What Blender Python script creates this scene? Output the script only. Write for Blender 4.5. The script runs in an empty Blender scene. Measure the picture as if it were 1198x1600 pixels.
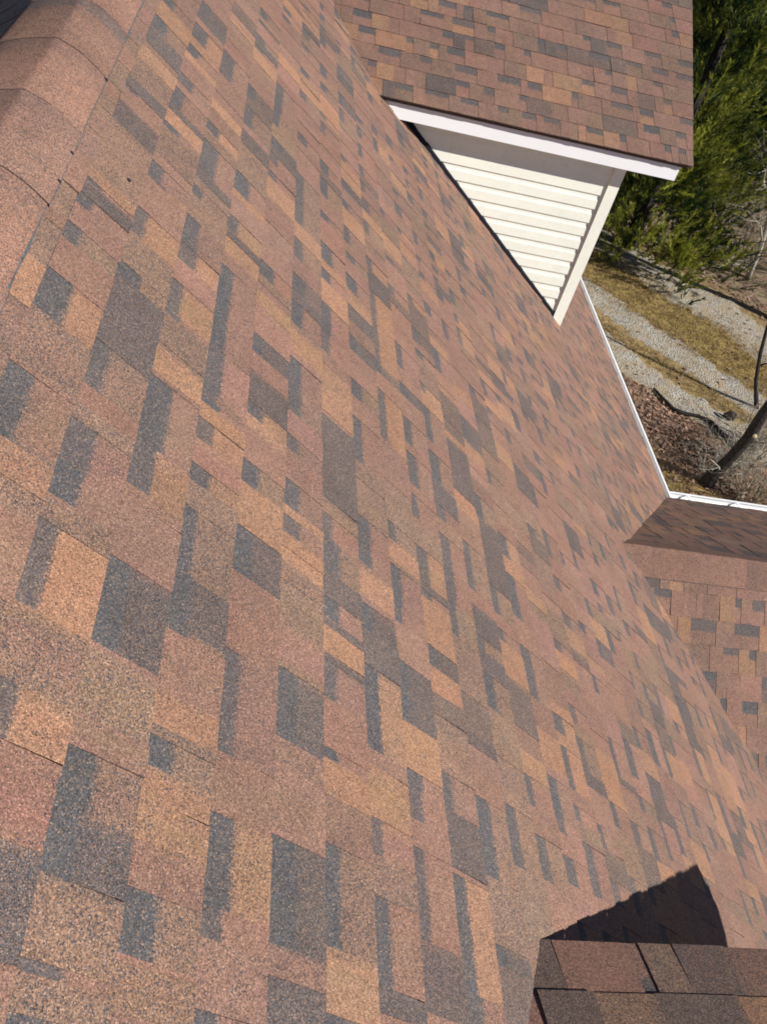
import bpy, math, random
import numpy as np
from mathutils import Vector, Matrix, noise

rng = random.Random(11)
scene = bpy.context.scene
COL = scene.collection
H = 8.0                                  # camera height above the ground
P = math.radians(38.79)                  # pitch of the main roof
SP, CP = math.sin(P), math.cos(P)
D = 1.0392                               # camera to main roof plane
E = 0.143                                # shingle exposure
N_MAIN = Vector((SP, 0, CP)); S_MAIN = Vector((CP, 0, -SP))
O_MAIN = Vector((0, 0, H)) - N_MAIN * D  # foot of the camera on the main roof plane
PD = math.radians(22.6)                  # dormer pitch
SUN = Vector((1.05, -0.60, 0.80)).normalized()

# ------------------------------------------------------------------ materials
def new_mat(name):
    m = bpy.data.materials.new(name); m.use_nodes = True
    nt = m.node_tree; nt.nodes.clear()
    out = nt.nodes.new('ShaderNodeOutputMaterial'); b = nt.nodes.new('ShaderNodeBsdfPrincipled')
    nt.links.new(b.outputs[0], out.inputs[0])
    return m, nt, b

class NT:
    def __init__(s, nt): s.nt = nt
    def n(s, t, **k):
        o = s.nt.nodes.new(t)
        for a, v in k.items(): setattr(o, a, v)
        return o
    def l(s, a, b): s.nt.links.new(a, b)
    def val(s, x, inp):
        if isinstance(x, (int, float)): inp.default_value = x
        elif isinstance(x, tuple): inp.default_value = x if len(x) == 4 else x + (1,)
        else: s.l(x, inp)
    def math(s, op, a, b=0.0, c=None, clamp=False):
        o = s.n('ShaderNodeMath', operation=op, use_clamp=clamp)
        s.val(a, o.inputs[0]); s.val(b, o.inputs[1])
        if c is not None: s.val(c, o.inputs[2])
        return o.outputs[0]
    def mix(s, f, a, b, mode='MIX'):
        o = s.n('ShaderNodeMix', data_type='RGBA', blend_type=mode)
        s.val(f, o.inputs[0]); s.val(a, o.inputs[6]); s.val(b, o.inputs[7])
        return o.outputs[2]
    def coord(s): return s.n('ShaderNodeTexCoord').outputs['Object']
    def noise(s, co, scale, detail=2.0, rough=0.5, dist=0.0):
        o = s.n('ShaderNodeTexNoise'); s.l(co, o.inputs['Vector'])
        o.inputs['Scale'].default_value = scale; o.inputs['Detail'].default_value = detail
        o.inputs['Roughness'].default_value = rough; o.inputs['Distortion'].default_value = dist
        return o
    def voro(s, co, scale):
        o = s.n('ShaderNodeTexVoronoi'); s.l(co, o.inputs['Vector']); o.inputs['Scale'].default_value = scale
        return o
    def ramp(s, f, stops, interp='LINEAR'):
        o = s.n('ShaderNodeValToRGB'); s.l(f, o.inputs[0]); r = o.color_ramp; r.interpolation = interp
        while len(r.elements) < len(stops): r.elements.new(0.5)
        for e, (p, c) in zip(r.elements, stops):
            e.position = p; e.color = (c, c, c, 1) if isinstance(c, (int, float)) else tuple(c) + (1,)
        return o.outputs[0]
    def sep(s, c):
        o = s.n('ShaderNodeSeparateColor'); s.l(c, o.inputs[0]); return o.outputs
    def bump(s, h, strength, dist, b):
        o = s.n('ShaderNodeBump'); o.inputs['Strength'].default_value = strength; o.inputs['Distance'].default_value = dist
        s.l(h, o.inputs['Height']); s.l(o.outputs[0], b.inputs['Normal'])

def smooth_to(n, a, lo, hi):             # 1 below lo, 0 above hi
    o = n.n('ShaderNodeMapRange', interpolation_type='SMOOTHSTEP')
    n.val(a, o.inputs[0]); o.inputs[1].default_value = lo; o.inputs[2].default_value = hi
    o.inputs[3].default_value = 1; o.inputs[4].default_value = 0
    return o.outputs[0]

def shingle_mat(name, gain=1.0):
    m, nt, b = new_mat(name); n = NT(nt); co = n.coord()
    at = n.n('ShaderNodeVertexColor', layer_name='blend')
    bd = n.n('ShaderNodeVertexColor', layer_name='band'); bs = n.sep(bd.outputs[0])
    gran = n.voro(co, 400.0); gs = n.sep(gran.outputs['Color'])
    fine = n.voro(co, 800.0); fs = n.sep(fine.outputs['Color'])
    clump = n.noise(co, 70.0, 3.0, 0.6).outputs[0]
    cl2 = n.noise(co, 24.0, 3.0, 0.6).outputs[0]
    # dark band printed under the butt of the course above; its lower edge is ragged
    v = n.math('ADD', bs[1], n.math('MULTIPLY', n.math('SUBTRACT', clump, 0.5), 0.14))
    v = n.math('ADD', v, n.math('MULTIPLY', n.math('SUBTRACT', gs[0], 0.5), 0.07))
    band = n.math('MULTIPLY', smooth_to(n, n.math('SUBTRACT', v, n.math('MULTIPLY', bs[2], 0.22)), 0.22, 0.33), bs[0])
    dark = (0.094, 0.093, 0.098)
    # granules of other colours mixed into each blend; how many is the blend's alpha
    mot = n.math('ADD', n.math('MULTIPLY', gs[2], 0.75), n.math('MULTIPLY', cl2, 0.5))
    mot = smooth_to(n, n.math('SUBTRACT', mot, n.math('MULTIPLY', at.outputs[1], 0.9)), 0.12, 0.22)
    c = n.mix(mot, at.outputs[0], (0.074, 0.073, 0.078))
    c = n.mix(n.math('MULTIPLY', n.math('GREATER_THAN', fs[1], 0.80), 0.55), c, (0.42, 0.25, 0.14))
    c = n.mix(n.math('MULTIPLY', n.math('LESS_THAN', fs[1], 0.13), 0.6), c, (0.26, 0.14, 0.12))
    dk = n.mix(n.math('MULTIPLY', n.math('GREATER_THAN', gs[1], 0.86), 0.6), dark, (0.30, 0.20, 0.13))
    c = n.mix(band, c, dk)
    g = n.ramp(gs[0], [(0.0, 0.50), (0.22, 0.80), (0.55, 1.0), (0.84, 1.18), (1.0, 1.6)])
    g2 = n.ramp(fs[0], [(0.0, 0.55), (0.3, 0.9), (0.7, 1.1), (1.0, 1.5)])
    c = n.mix(1.0, c, g, 'MULTIPLY'); c = n.mix(1.0, c, g2, 'MULTIPLY')
    big = n.ramp(n.noise(co, 1.3, 4.0, 0.6).outputs[0], [(0.3, 0.90), (0.7, 1.10)])
    c = n.mix(1.0, c, big, 'MULTIPLY')
    scuff = n.ramp(n.noise(co, 9.0, 4.0, 0.65).outputs[0], [(0.28, 0.88), (0.5, 1.0), (0.75, 1.08)])
    c = n.mix(1.0, c, scuff, 'MULTIPLY')
    if gain != 1.0: c = n.mix(1.0, c, (gain, gain, gain), 'MULTIPLY')
    n.l(c, b.inputs['Base Color']); b.inputs['Roughness'].default_value = 0.86
    b.inputs['Specular IOR Level'].default_value = 0.28
    n.bump(n.math('ADD', gs[1], n.math('MULTIPLY', clump, 0.6)), 0.45, 0.0012, b)
    return m

def plain(name, col, rough=0.5, spec=0.5, var=0.08, scale=6.0, metallic=0.0, dirt=None, relief=0.0):
    m, nt, b = new_mat(name); n = NT(nt); co = n.coord()
    t = n.noise(co, scale, 4.0, 0.6).outputs[0]
    f = n.ramp(t, [(0.25, 1 - var), (0.75, 1 + var)])
    c = n.mix(1.0, col, f, 'MULTIPLY')
    if dirt:
        d = n.ramp(n.noise(co, scale * 5, 5.0, 0.7).outputs[0], [(0.52, 0.0), (0.72, 0.55)])
        c = n.mix(d, c, dirt)
    n.l(c, b.inputs['Base Color']); b.inputs['Roughness'].default_value = rough
    b.inputs['Specular IOR Level'].default_value = spec; b.inputs['Metallic'].default_value = metallic
    n.bump(n.noise(co, scale * 12 if relief == 0 else scale * 2, 5.0, 0.7).outputs[0], 0.15 if relief == 0 else 1.0, 0.002 if relief == 0 else relief, b)
    return m

def leaf_mat(name, lo, hi, rough=0.6, trans=0.0):  # trans: share of light let through
    m, nt, b = new_mat(name); n = NT(nt)
    a = n.n('ShaderNodeVertexColor', layer_name='tint'); s = n.sep(a.outputs[0])
    c = n.mix(s[0], lo, hi)
    n.l(c, b.inputs['Base Color']); b.inputs['Roughness'].default_value = rough
    b.inputs['Specular IOR Level'].default_value = 0.25
    if trans:
        t = n.n('ShaderNodeBsdfTranslucent'); n.l(c, t.inputs[0]); x = n.n('ShaderNodeMixShader'); x.inputs[0].default_value = trans
        out = next(q for q in nt.nodes if q.type == 'OUTPUT_MATERIAL')
        n.l(b.outputs[0], x.inputs[1]); n.l(t.outputs[0], x.inputs[2]); n.l(x.outputs[0], out.inputs[0])
    return m

M_SH = shingle_mat('laminated_shingle', 0.76)
M_WHITE = plain('white_aluminium', (0.82, 0.83, 0.84), 0.35, 0.5, 0.02, 8)
M_SIDING = plain('cream_vinyl_siding', (0.80, 0.81, 0.715), 0.45, 0.4, 0.04, 5, dirt=(0.68, 0.67, 0.60))
M_FLASH_SHADE = plain('shade_black_flashing', (0.012, 0.013, 0.02), 0.7, 0.2, 0.2, 20)  # black carries the shade of the gap under the siding
M_EDGE = plain('shingle_cut_edge', (0.17, 0.18, 0.19), 0.9, 0.1, 0.3, 40)
M_GUTTER_FILL = plain('gutter_dark_fill', (0.05, 0.045, 0.04), 0.95, 0.1, 0.4, 30)
M_SEAL = plain('grey_sealant', (0.085, 0.092, 0.095), 0.85, 0.15, 0.6, 50)
M_NAIL = plain('nail_head', (0.02, 0.02, 0.025), 0.5, 0.4, 0.1, 60)
M_BARK_D = plain('dark_bark', (0.034, 0.029, 0.026), 0.95, 0.1, 0.6, 14, dirt=(0.14, 0.13, 0.11), relief=.03)
M_BARK_L = plain('pale_bark', (0.34, 0.31, 0.26), 0.9, 0.15, 0.3, 14, dirt=(0.10, 0.09, 0.08))
M_TWIG = plain('grey_tan_twig', (0.30, 0.245, 0.18), 0.9, 0.15, 0.3, 10)
M_WOOD = plain('cut_wood', (0.52, 0.40, 0.24), 0.85, 0.2, 0.15, 20)
M_CONIFER = leaf_mat('conifer_spray', (0.010, 0.030, 0.009), (0.30, 0.315, 0.042), 0.55, 0.35)
M_GRASS = leaf_mat('dead_grass', (0.20, 0.145, 0.07), (0.45, 0.335, 0.14), 0.8, 0.3)
M_LEAF = leaf_mat('dead_leaf', (0.14, 0.080, 0.055), (0.40, 0.25, 0.165), 0.8)

# ------------------------------------------------------------------ helpers
def mesh_obj(name, verts, faces, mat, parent=None, smooth=False, mats=None, mi=None):
    me = bpy.data.meshes.new(name)
    me.from_pydata([tuple(v) for v in verts], [], faces)
    if mats:
        for x in mats: me.materials.append(x)
        if mi: me.polygons.foreach_set('material_index', mi)
    else: me.materials.append(mat)
    if smooth: me.polygons.foreach_set('use_smooth', [True] * len(me.polygons))
    me.update()
    o = bpy.data.objects.new(name, me); COL.objects.link(o)
    if parent: o.parent = parent
    return o

def face_cols(o, layer, cols):           # one colour per face
    me = o.data
    a = me.color_attributes.new(layer, 'FLOAT_COLOR', 'CORNER')
    arr = []
    for p, c in zip(me.polygons, cols): arr.extend(list(c) * p.loop_total)
    a.data.foreach_set('color', arr)

def corner_cols(o, layer, cols):         # list of per-corner colour lists, one per face
    a = o.data.color_attributes.new(layer, 'FLOAT_COLOR', 'CORNER')
    arr = []
    for f in cols:
        for c in f: arr.extend(c)
    a.data.foreach_set('color', arr)

def empty(name, loc=(0, 0, 0)):
    o = bpy.data.objects.new(name, None); COL.objects.link(o); o.location = loc
    o.empty_display_size = 0.2
    return o

def tag(o, label=None, cat=None, group=None, kind=None):
    for k, v in (('label', label), ('category', cat), ('group', group), ('kind', kind)):
        if v: o[k] = v
    return o

class MB:
    def __init__(s): s.v = []; s.f = []; s.m = []
    def add(s, vs, fs, mi=0):
        b = len(s.v); s.v += [tuple(x) for x in vs]; s.f += [tuple(i + b for i in f) for f in fs]; s.m += [mi] * len(fs)
    def box(s, lo, hi, mi=0):
        x0, y0, z0 = lo; x1, y1, z1 = hi
        s.add([(x0, y0, z0), (x1, y0, z0), (x1, y1, z0), (x0, y1, z0), (x0, y0, z1), (x1, y0, z1), (x1, y1, z1), (x0, y1, z1)],
              [(0, 3, 2, 1), (4, 5, 6, 7), (0, 1, 5, 4), (1, 2, 6, 5), (2, 3, 7, 6), (3, 0, 4, 7)], mi)
    def prism(s, prof, A, B, mi=0, cap=True):   # closed profile (list of Vector) swept from offset A to offset B
        n = len(prof); A = Vector(A); B = Vector(B)
        vs = [Vector(p) + A for p in prof] + [Vector(p) + B for p in prof]
        fs = [(i, (i + 1) % n, n + (i + 1) % n, n + i) for i in range(n)]
        if cap: fs += [tuple(range(n))[::-1], tuple(range(n, 2 * n))]
        s.add(vs, fs, mi)
    def tube(s, pts, rads, sides=6, mi=0):
        pts = [Vector(p) for p in pts]; b = len(s.v); n = len(pts)
        ref = Vector((0.3, 0.8, 0.5)).normalized()
        for i, p in enumerate(pts):
            t = (pts[min(i + 1, n - 1)] - pts[max(i - 1, 0)]).normalized()
            a = t.cross(ref)
            if a.length < 0.1: a = t.cross(Vector((1, 0, 0)))
            a.normalize(); c = t.cross(a)
            for k in range(sides):
                an = 2 * math.pi * k / sides
                s.v.append(tuple(p + (a * math.cos(an) + c * math.sin(an)) * rads[i]))
        for i in range(n - 1):
            for k in range(sides):
                k2 = (k + 1) % sides
                s.f.append((b + i * sides + k, b + i * sides + k2, b + (i + 1) * sides + k2, b + (i + 1) * sides + k)); s.m.append(mi)
        s.f.append(tuple(b + k for k in range(sides))[::-1]); s.m.append(mi)
        s.f.append(tuple(b + (n - 1) * sides + k for k in range(sides))); s.m.append(mi)
    def build(s, name, mat, parent=None, smooth=False):
        if isinstance(mat, list): return mesh_obj(name, s.v, s.f, None, parent, smooth, mat, s.m)
        return mesh_obj(name, s.v, s.f, mat, parent, smooth)

# ------------------------------------------------------------------ shingled slopes
BL = {'P': ((0.266, 0.149, 0.114), 0.13), 'M': ((0.262, 0.163, 0.112), 0.32), 'O': ((0.345, 0.190, 0.115), 0.15),
      'D': ((0.100, 0.093, 0.093), 0.40), 'R': ((0.258, 0.149, 0.112), 0.24), 'K': ((0.150, 0.112, 0.094), 0.34)}
def blend(t, r):
    (a, b, c), m = BL[t]; k = r.uniform(0.90, 1.10); w = r.uniform(-0.03, 0.03)
    return (a * k * (1 + w), b * k, c * k * (1 - w), min(1, max(0, m + r.uniform(-0.06, 0.06))))

def shingle_slope(name, O, U, S, s0, s1, ufun, parent, pre=None, seed=1, step=E, thick=0.0034, tabh=0.0017, mat=None, wide=1.0):
    """Courses of laminated shingles from s0 (top) to s1 (eave). ufun(s) -> (u0, u1)."""
    r = random.Random(seed); Nn = U.cross(S)
    if Nn.z < 0: Nn = -Nn
    V = []; F = []; cb = []; cd = []
    def pt(u, s, h):
        w = 0.0045 * noise.noise(Vector((u * .9, s * 1.1, seed))) + 0.0012 * noise.noise(Vector((u * 4, s * 5, seed + 5)))
        V.append(O + U * u + S * s + Nn * (h + w)); return len(V) - 1
    k = 0; s = s0; prev = 'P'
    while s < s1 - 0.02:
        e = min(step, s1 - s); pk = (pre or {}).get(k, [])
        u0, u1 = ufun(s + e / 2)
        u0 += r.uniform(-0.004, 0.004); ut = ufun(s)[1]; ub = ufun(s + e)[1]; u1 += r.uniform(-0.001, 0.001)
        segs = []; u = u0; tab = r.random() < 0.5
        items = [p for p in pk if p[1] > u0 and p[0] < u1] + [(u1, u1, None)]
        for a, b, t in items:
            while u < a - 0.012:
                w = r.choice((0.06, 0.08, 0.10, 0.13, 0.16, 0.22)) * r.uniform(0.85, 1.15) * wide
                if not tab: w = min(w, 0.16)
                if a - u - w < 0.045: w = a - u
                q = r.random()
                ty = 'P' if q < .38 else 'R' if q < .61 else 'M' if q < .80 else 'O' if q < .90 else 'K' if q < .945 else 'D'
                if r.random() < 0.2: ty = prev
                prev = ty
                segs.append((u, u + w, ty, tab, (not tab) and r.random() < 0.62)); u += w; tab = not tab
            if t is None: break
            a = u; b = max(b, a + 0.01)
            bandon = t.endswith('b'); ty = t[0].upper() if t != 'b' else r.choice('RRMP')
            segs.append((a, b, ty, not bandon, bandon)); u = b; tab = bandon
        cols = [blend(q[2], r) for q in segs]
        for si, (a, b, ty, tb, bn) in enumerate(segs):
            col = cols[si]; h0 = 0.0; h1 = thick; rr = r.random()
            if tb: h0 += tabh; h1 += tabh
            jag = r.uniform(-0.0016, 0.0016); lift = r.uniform(0.001, 0.0035) if r.random() < .08 else 0.0
            h1 += lift; sk = r.uniform(-.004, .004)
            bnv = r.uniform(.8, 1.0) if bn else 0.0
            # the factory blends run into each other along the sheet
            soft = si + 1 < len(segs) and r.random() < .45
            cuts = [(a, col)]; wl = b - a
            if wl > .05: cuts.append((a + wl * r.uniform(.3, .7), tuple(x * r.uniform(.94, 1.06) for x in col)))
            if soft: cuts.append((b - min(.022, wl * .3), col)); cuts.append((b, tuple((x + y) / 2 for x, y in zip(col, cols[si + 1]))))
            else: cuts.append((b, col))
            cuts.sort(key=lambda c: c[0])
            edge = (0.12, 0.075, 0.065, 0.5); z4 = [(0, 0, 0, 1)] * 4
            last = si + 1 == len(segs)
            row = [(pt(u + (ut - u1 if last and u == b else 0), s, h0), pt(u + (ub - u1 if last and u == b else sk * (u - a) / wl if tb else 0), s + e + jag, h1), c) for u, c in cuts]
            for (p0, p3, c0), (p1, p2, c1) in zip(row, row[1:]):
                F.append((p0, p3, p2, p1)); cb.append([c0, c0, c1, c1])
                cd.append([(bnv, 0, rr, 1), (bnv, 1, rr, 1), (bnv, 1, rr, 1), (bnv, 0, rr, 1)])
                q0, q1 = len(V), len(V) + 1
                V.append(V[p3] - Nn * (h1 + .003)); V.append(V[p2] - Nn * (h1 + .003))
                F.append((p3, q0, q1, p2)); cb.append([edge] * 4); cd.append(z4)
            if tb:
                p0, p3, _ = row[0]; p1, p2, _ = row[-1]
                g = len(V); V.extend([V[p0] - Nn * (tabh + .0005), V[p3] - Nn * (tabh + lift + .0005), V[p1] - Nn * (tabh + .0005), V[p2] - Nn * (tabh + lift + .0005)])
                F.append((p0, g, g + 1, p3)); cb.append([edge] * 4); cd.append(z4)
                F.append((p1, p2, g + 3, g + 2)); cb.append([edge] * 4); cd.append(z4)
        s += e; k += 1
    # decking under the courses, so the slope has a real thickness
    for (sa, sb) in ((s0, s1),):
        a0, a1 = ufun(sa); b0, b1 = ufun(sb); d0, d1 = -0.0085, -0.032
        q = [pt(a0, sa, d0), pt(a1, sa, d0), pt(b1, sb - .01, d0), pt(b0, sb - .01, d0), pt(a0, sa, d1), pt(a1, sa, d1), pt(b1, sb - .01, d1), pt(b0, sb - .01, d1)]
        for f in ((0, 3, 2, 1), (4, 5, 6, 7), (0, 1, 5, 4), (1, 2, 6, 5), (2, 3, 7, 6), (3, 0, 4, 7)):
            F.append(tuple(q[i] for i in f)); cb.append([(0.05, 0.045, 0.045, 0)] * 4); cd.append([(0, 0, 0, 1)] * 4)
    o = mesh_obj(name, V, F, mat or M_SH, parent)
    corner_cols(o, 'blend', cb); corner_cols(o, 'band', cd)
    return o

def ridge_cap(name, prof, axis, t0, t1, step, parent, seed=3, band_at=None):
    """Cap shingles bent over a ridge. prof: list of (offset Vector); each piece tilts up 5 mm at its near butt."""
    r = random.Random(seed); V = []; F = []; cb = []; cd = []
    n = len(prof); t = t0; cen = sum(prof, Vector()) / n
    ext = [(p - cen).normalized() for p in prof]
    up = [Vector((0, 0, 1)) for _ in prof]
    while t < t1:
        ty = 'R'; col = tuple(x * q for x, q in zip(blend(ty, r), (1.03, .98, .95, 1))); b = len(V); w = r.uniform(-0.004, 0.004)
        for (tt, h) in ((t, 0.0032), (t + step + 0.03, 0.0)):
            for p, u in zip(prof, up): V.append(cen + (p - cen) * (1 + w * 5) + axis * tt + u * h)
        for p, u in zip(prof, up): V.append(cen + (p - cen) * (1 + w * 5) + axis * t + u * 0.0010)
        for p, u in ((prof[0], up[0]), (prof[-1], up[-1])):
            V.append(cen + (p - cen) * (1 + w * 5) + axis * t - u * 0.008); V.append(cen + (p - cen) * (1 + w * 5) + axis * (t + step + .03) - u * 0.008)
        dk = band_at is not None and abs(t - band_at) < step * .6
        for i in range(n - 1):
            F.append((b + i, b + i + 1, b + n + i + 1, b + n + i)); cb.append(col)
            bv = 0.55 if (dk or r.random() < 0.0) else 0.12
            cd.append([(bv, .9, 0, 1), (bv, .9, 0, 1), (bv, 0.0, 0, 1), (bv, 0.0, 0, 1)])
            F.append((b + 2 * n + i, b + 2 * n + i + 1, b + i + 1, b + i)); cb.append((0.07, 0.06, 0.06, 0)); cd.append([(0, 0, 0, 1)] * 4)
        e = b + 3 * n
        F.append((b, b + n, e + 1, e)); cb.append((0.10, 0.10, 0.105, 0.3)); cd.append([(0, 0, 0, 1)] * 4)
        F.append((b + n - 1, e + 2, e + 3, b + 2 * n - 1)); cb.append((0.15, 0.155, 0.16, 0.3)); cd.append([(0, 0, 0, 1)] * 4)
        t += step
    o = mesh_obj(name, V, F, M_SH, parent)
    face_cols(o, 'blend', cb); corner_cols(o, 'band', cd)
    return o

def gutter(name, start, A, B, length, parent, width=0.115, depth=0.10, hang=0.6, floor_fill=True):
    """Open box gutter: start = top of its back wall, A along, B outward."""
    m = MB(); Z = Vector((0, 0, 1)); w = 0.004
    def P2(b, z): return B * b + Z * z
    prof = [P2(0, 0), P2(0, -depth), P2(width * .72, -depth), P2(width, -depth * .45), P2(width, 0), P2(width - .016, 0), P2(width - .016, -.006),
            P2(width - w, -.006), P2(width - w, -depth * .45 + .002), P2(width * .72 - .002, -depth + w), P2(w, -depth + w), P2(w, 0)]
    m.prism(prof, start, start + A * length, 0)
    if floor_fill:
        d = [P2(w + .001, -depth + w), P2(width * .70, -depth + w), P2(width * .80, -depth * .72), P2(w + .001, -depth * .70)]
        m.prism(d, start + A * .01, start + A * (length - .01), 1)  # darker fill along the gutter floor
    t = 0.15
    while t < length:
        hp = [P2(0.003, -.004), P2(width - .017, -.004), P2(width - .017, -.009), P2(0.003, -.009)]
        m.prism(hp, start + A * t, start + A * (t + .022), 0); t += hang
    return m.build(name, [M_WHITE, M_GUTTER_FILL], parent)

# traced shingles: course -> (y from, y to, blend; b = notch with a dark band)
PRE = {
-2:[(1.548,1.701,'O')],
-1:[(0.905,1.071,'P'),(1.129,1.206,'O'),(1.225,1.39,'b'),(1.407,1.574,'M'),(1.574,1.718,'Ob'),(1.718,1.809,'P'),(1.85,1.922,'b'),(2.068,2.133,'D'),(2.15,2.202,'O'),(2.202,2.521,'M'),(2.531,2.654,'D'),(2.665,2.748,'P'),(2.772,2.847,'D'),(2.86,3.007,'M'),(3.007,3.114,'O'),(3.16,3.308,'D')],
0:[(0.428,0.569,'D'),(0.573,0.681,'P'),(0.698,0.787,'Ob'),(0.788,0.92,'M'),(0.919,1.097,'Ob'),(1.249,1.366,'b'),(1.475,1.624,'Mb'),(1.624,1.891,'D'),(2.096,2.23,'Ob'),(2.241,2.407,'P'),(2.427,2.512,'b'),(2.568,2.759,'M'),(2.797,2.888,'O'),(2.942,3.075,'b'),(3.367,3.416,'O'),(3.486,3.508,'b'),(3.814,3.935,'D')],
1:[(0.381,0.426,'M'),(0.442,0.549,'M'),(0.559,0.644,'Db'),(0.643,0.738,'Mb'),(0.792,0.915,'M'),(0.928,1.115,'Db'),(1.126,1.266,'P'),(1.305,1.44,'Ob'),(1.438,1.656,'Pb'),(1.671,1.769,'O'),(1.783,1.904,'M'),(1.928,2.066,'Ob'),(2.26,2.417,'b'),(2.549,2.606,'b'),(2.661,2.722,'D'),(2.722,2.938,'b'),(3.2,3.281,'O'),(3.547,3.803,'b'),(4.165,4.211,'O')],
2:[(0.412,0.471,'M'),(0.484,0.574,'Mb'),(0.579,0.646,'P'),(0.653,0.714,'O'),(0.768,0.822,'b'),(0.842,0.907,'O'),(0.911,1.038,'P'),(1.056,1.181,'Db'),(1.181,1.357,'Mb'),(1.571,1.646,'Ob'),(1.646,1.702,'O'),(1.73,1.76,'b'),(1.76,1.942,'Pb'),(1.942,2.339,'b'),(2.507,2.554,'D'),(2.782,2.822,'O'),(3.198,3.312,'D'),(3.364,3.544,'b'),(4.153,4.2,'O'),(4.253,4.326,'D')],
3:[(0.592,0.743,'Ob'),(0.857,1.077,'b'),(1.277,1.412,'Db'),(1.551,1.631,'b'),(1.752,1.801,'O'),(1.987,2.072,'P'),(2.081,2.161,'Db'),(2.311,2.388,'O'),(3.023,3.167,'O'),(3.82,4.107,'b')],
4:[(0.573,0.756,'Db'),(0.764,0.9,'P'),(0.954,1.115,'Db'),(1.132,1.228,'P'),(1.556,1.588,'O'),(1.588,1.685,'b'),(1.799,1.859,'b'),(2.062,2.213,'b'),(2.248,2.376,'O'),(2.399,2.524,'b'),(3.051,3.468,'b')],
5:[(0.5,0.605,'O'),(0.609,0.792,'Mb'),(0.89,0.969,'O'),(0.994,1.113,'P'),(1.113,1.212,'b'),(1.233,1.308,'O'),(1.335,1.397,'b'),(1.594,1.676,'b'),(1.734,2.083,'D'),(2.102,2.182,'O'),(2.52,2.697,'b')],
6:[(0.531,0.577,'D'),(0.577,0.737,'Pb'),(0.736,0.82,'M'),(0.82,0.898,'b'),(0.905,1.019,'O'),(1.06,1.281,'Ob'),(1.385,1.471,'Db'),(1.493,1.591,'O'),(1.607,1.783,'b'),(2.011,2.217,'b'),(2.32,2.41,'b'),(2.577,2.666,'Db'),(2.862,2.971,'O')],
7:[(0.562,0.693,'D'),(0.71,0.884,'Pb'),(1.027,1.069,'b'),(1.193,1.372,'Db'),(1.556,1.698,'b'),(1.714,1.796,'O'),(2.244,2.506,'Ob'),(2.67,3.157,'Ob')],
8:[(0.631,0.873,'Ob'),(0.887,1.027,'D'),(1.039,1.123,'b'),(1.349,1.407,'O'),(1.437,1.505,'Db'),(1.674,1.704,'b'),(1.704,1.734,'D'),(2.354,2.495,'b'),(2.621,2.693,'Db')],
9:[(0.916,1.118,'b'),(1.263,1.303,'D'),(1.76,2.034,'b'),(2.174,2.285,'D'),(2.701,2.793,'O')],
10:[(0.988,1.153,'b'),(1.571,1.654,'D'),(1.895,2.106,'b'),(2.268,2.308,'O'),(2.36,2.65,'D'),(2.65,2.691,'O'),(3.262,3.346,'O'),(3.724,3.837,'O')],
11:[(1.204,1.299,'b'),(1.316,1.378,'O'),(1.636,1.7,'O'),(1.7,1.774,'O'),(2.24,2.334,'D'),(2.671,2.768,'O'),(3.066,3.159,'O')],
12:[(1.226,1.358,'b'),(1.385,1.521,'O'),(1.636,1.837,'b'),(2.158,2.244,'O'),(3.762,3.804,'O')],
13:[(2.117,2.187,'O'),(3.487,3.57,'O')],
14:[(1.436,1.496,'D'),(1.9,1.981,'O'),(3.328,3.457,'O')],
15:[(2.077,2.177,'O')],
16:[(1.569,1.593,'D')],
21:[(1.881,1.99,'O'),(2.653,2.724,'D')],
}

# ------------------------------------------------------------------ the house
UP = Vector((0, 0, 1)); UX = Vector((1, 0, 0)); UY = Vector((0, 1, 0))
S0M = 0.5117                             # a course line of the main slope
def x_main(z):                           # where the main slope has height z
    return (-D - CP * (z - H)) / SP
Y0, Y1 = -1.6, 12.6
RIDGE = O_MAIN + S_MAIN * 0.155
S_BACK = Vector((-CP, 0, -SP)); N_BACK = Vector((-SP, 0, CP))

house = empty('shingled_house', (0, 0, 0))
tag(house, 'house with steep brown asphalt shingle roof, cream sided dormer and white eaves', 'house')

pre = {k + 2: v for k, v in PRE.items()}
S_EAVE = 5.470
roof = shingle_slope('roof', O_MAIN, UY, S_MAIN, S0M - 2 * E, S_EAVE, lambda s: (Y0, Y1), house, pre, 5, wide=.86)
shingle_slope('back_slope', RIDGE, UY, S_BACK, 0.10, 4.4, lambda s: (Y0, Y1), roof, None, 8)
prof = [S_MAIN * .163 + N_MAIN * .009, S_MAIN * .130 + N_MAIN * .011, S_MAIN * .100 + N_MAIN * .011, S_MAIN * .072 + N_MAIN * .008,
        S_MAIN * .048 + N_MAIN * .002, S_MAIN * .026 - N_MAIN * .006, S_MAIN * .008 - UP * .011, S_BACK * .010 - UP * .011, S_BACK * .028 - N_BACK * .004, S_BACK * .052 + N_BACK * .008,
        S_BACK * .074 + N_BACK * .018, S_BACK * .098 + N_BACK * .028, S_BACK * .122 + N_BACK * .036, S_BACK * .145 + N_BACK * .042, S_BACK * .165 + N_BACK * .045]
prof = [RIDGE + p for p in prof]
cap = ridge_cap('ridge_cap', prof, UY, 2.657 - 12 * 0.38, Y1, 0.38, roof, 4, band_at=2.657)
cap.data.polygons.foreach_set('use_smooth', [True] * len(cap.data.polygons))

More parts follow.
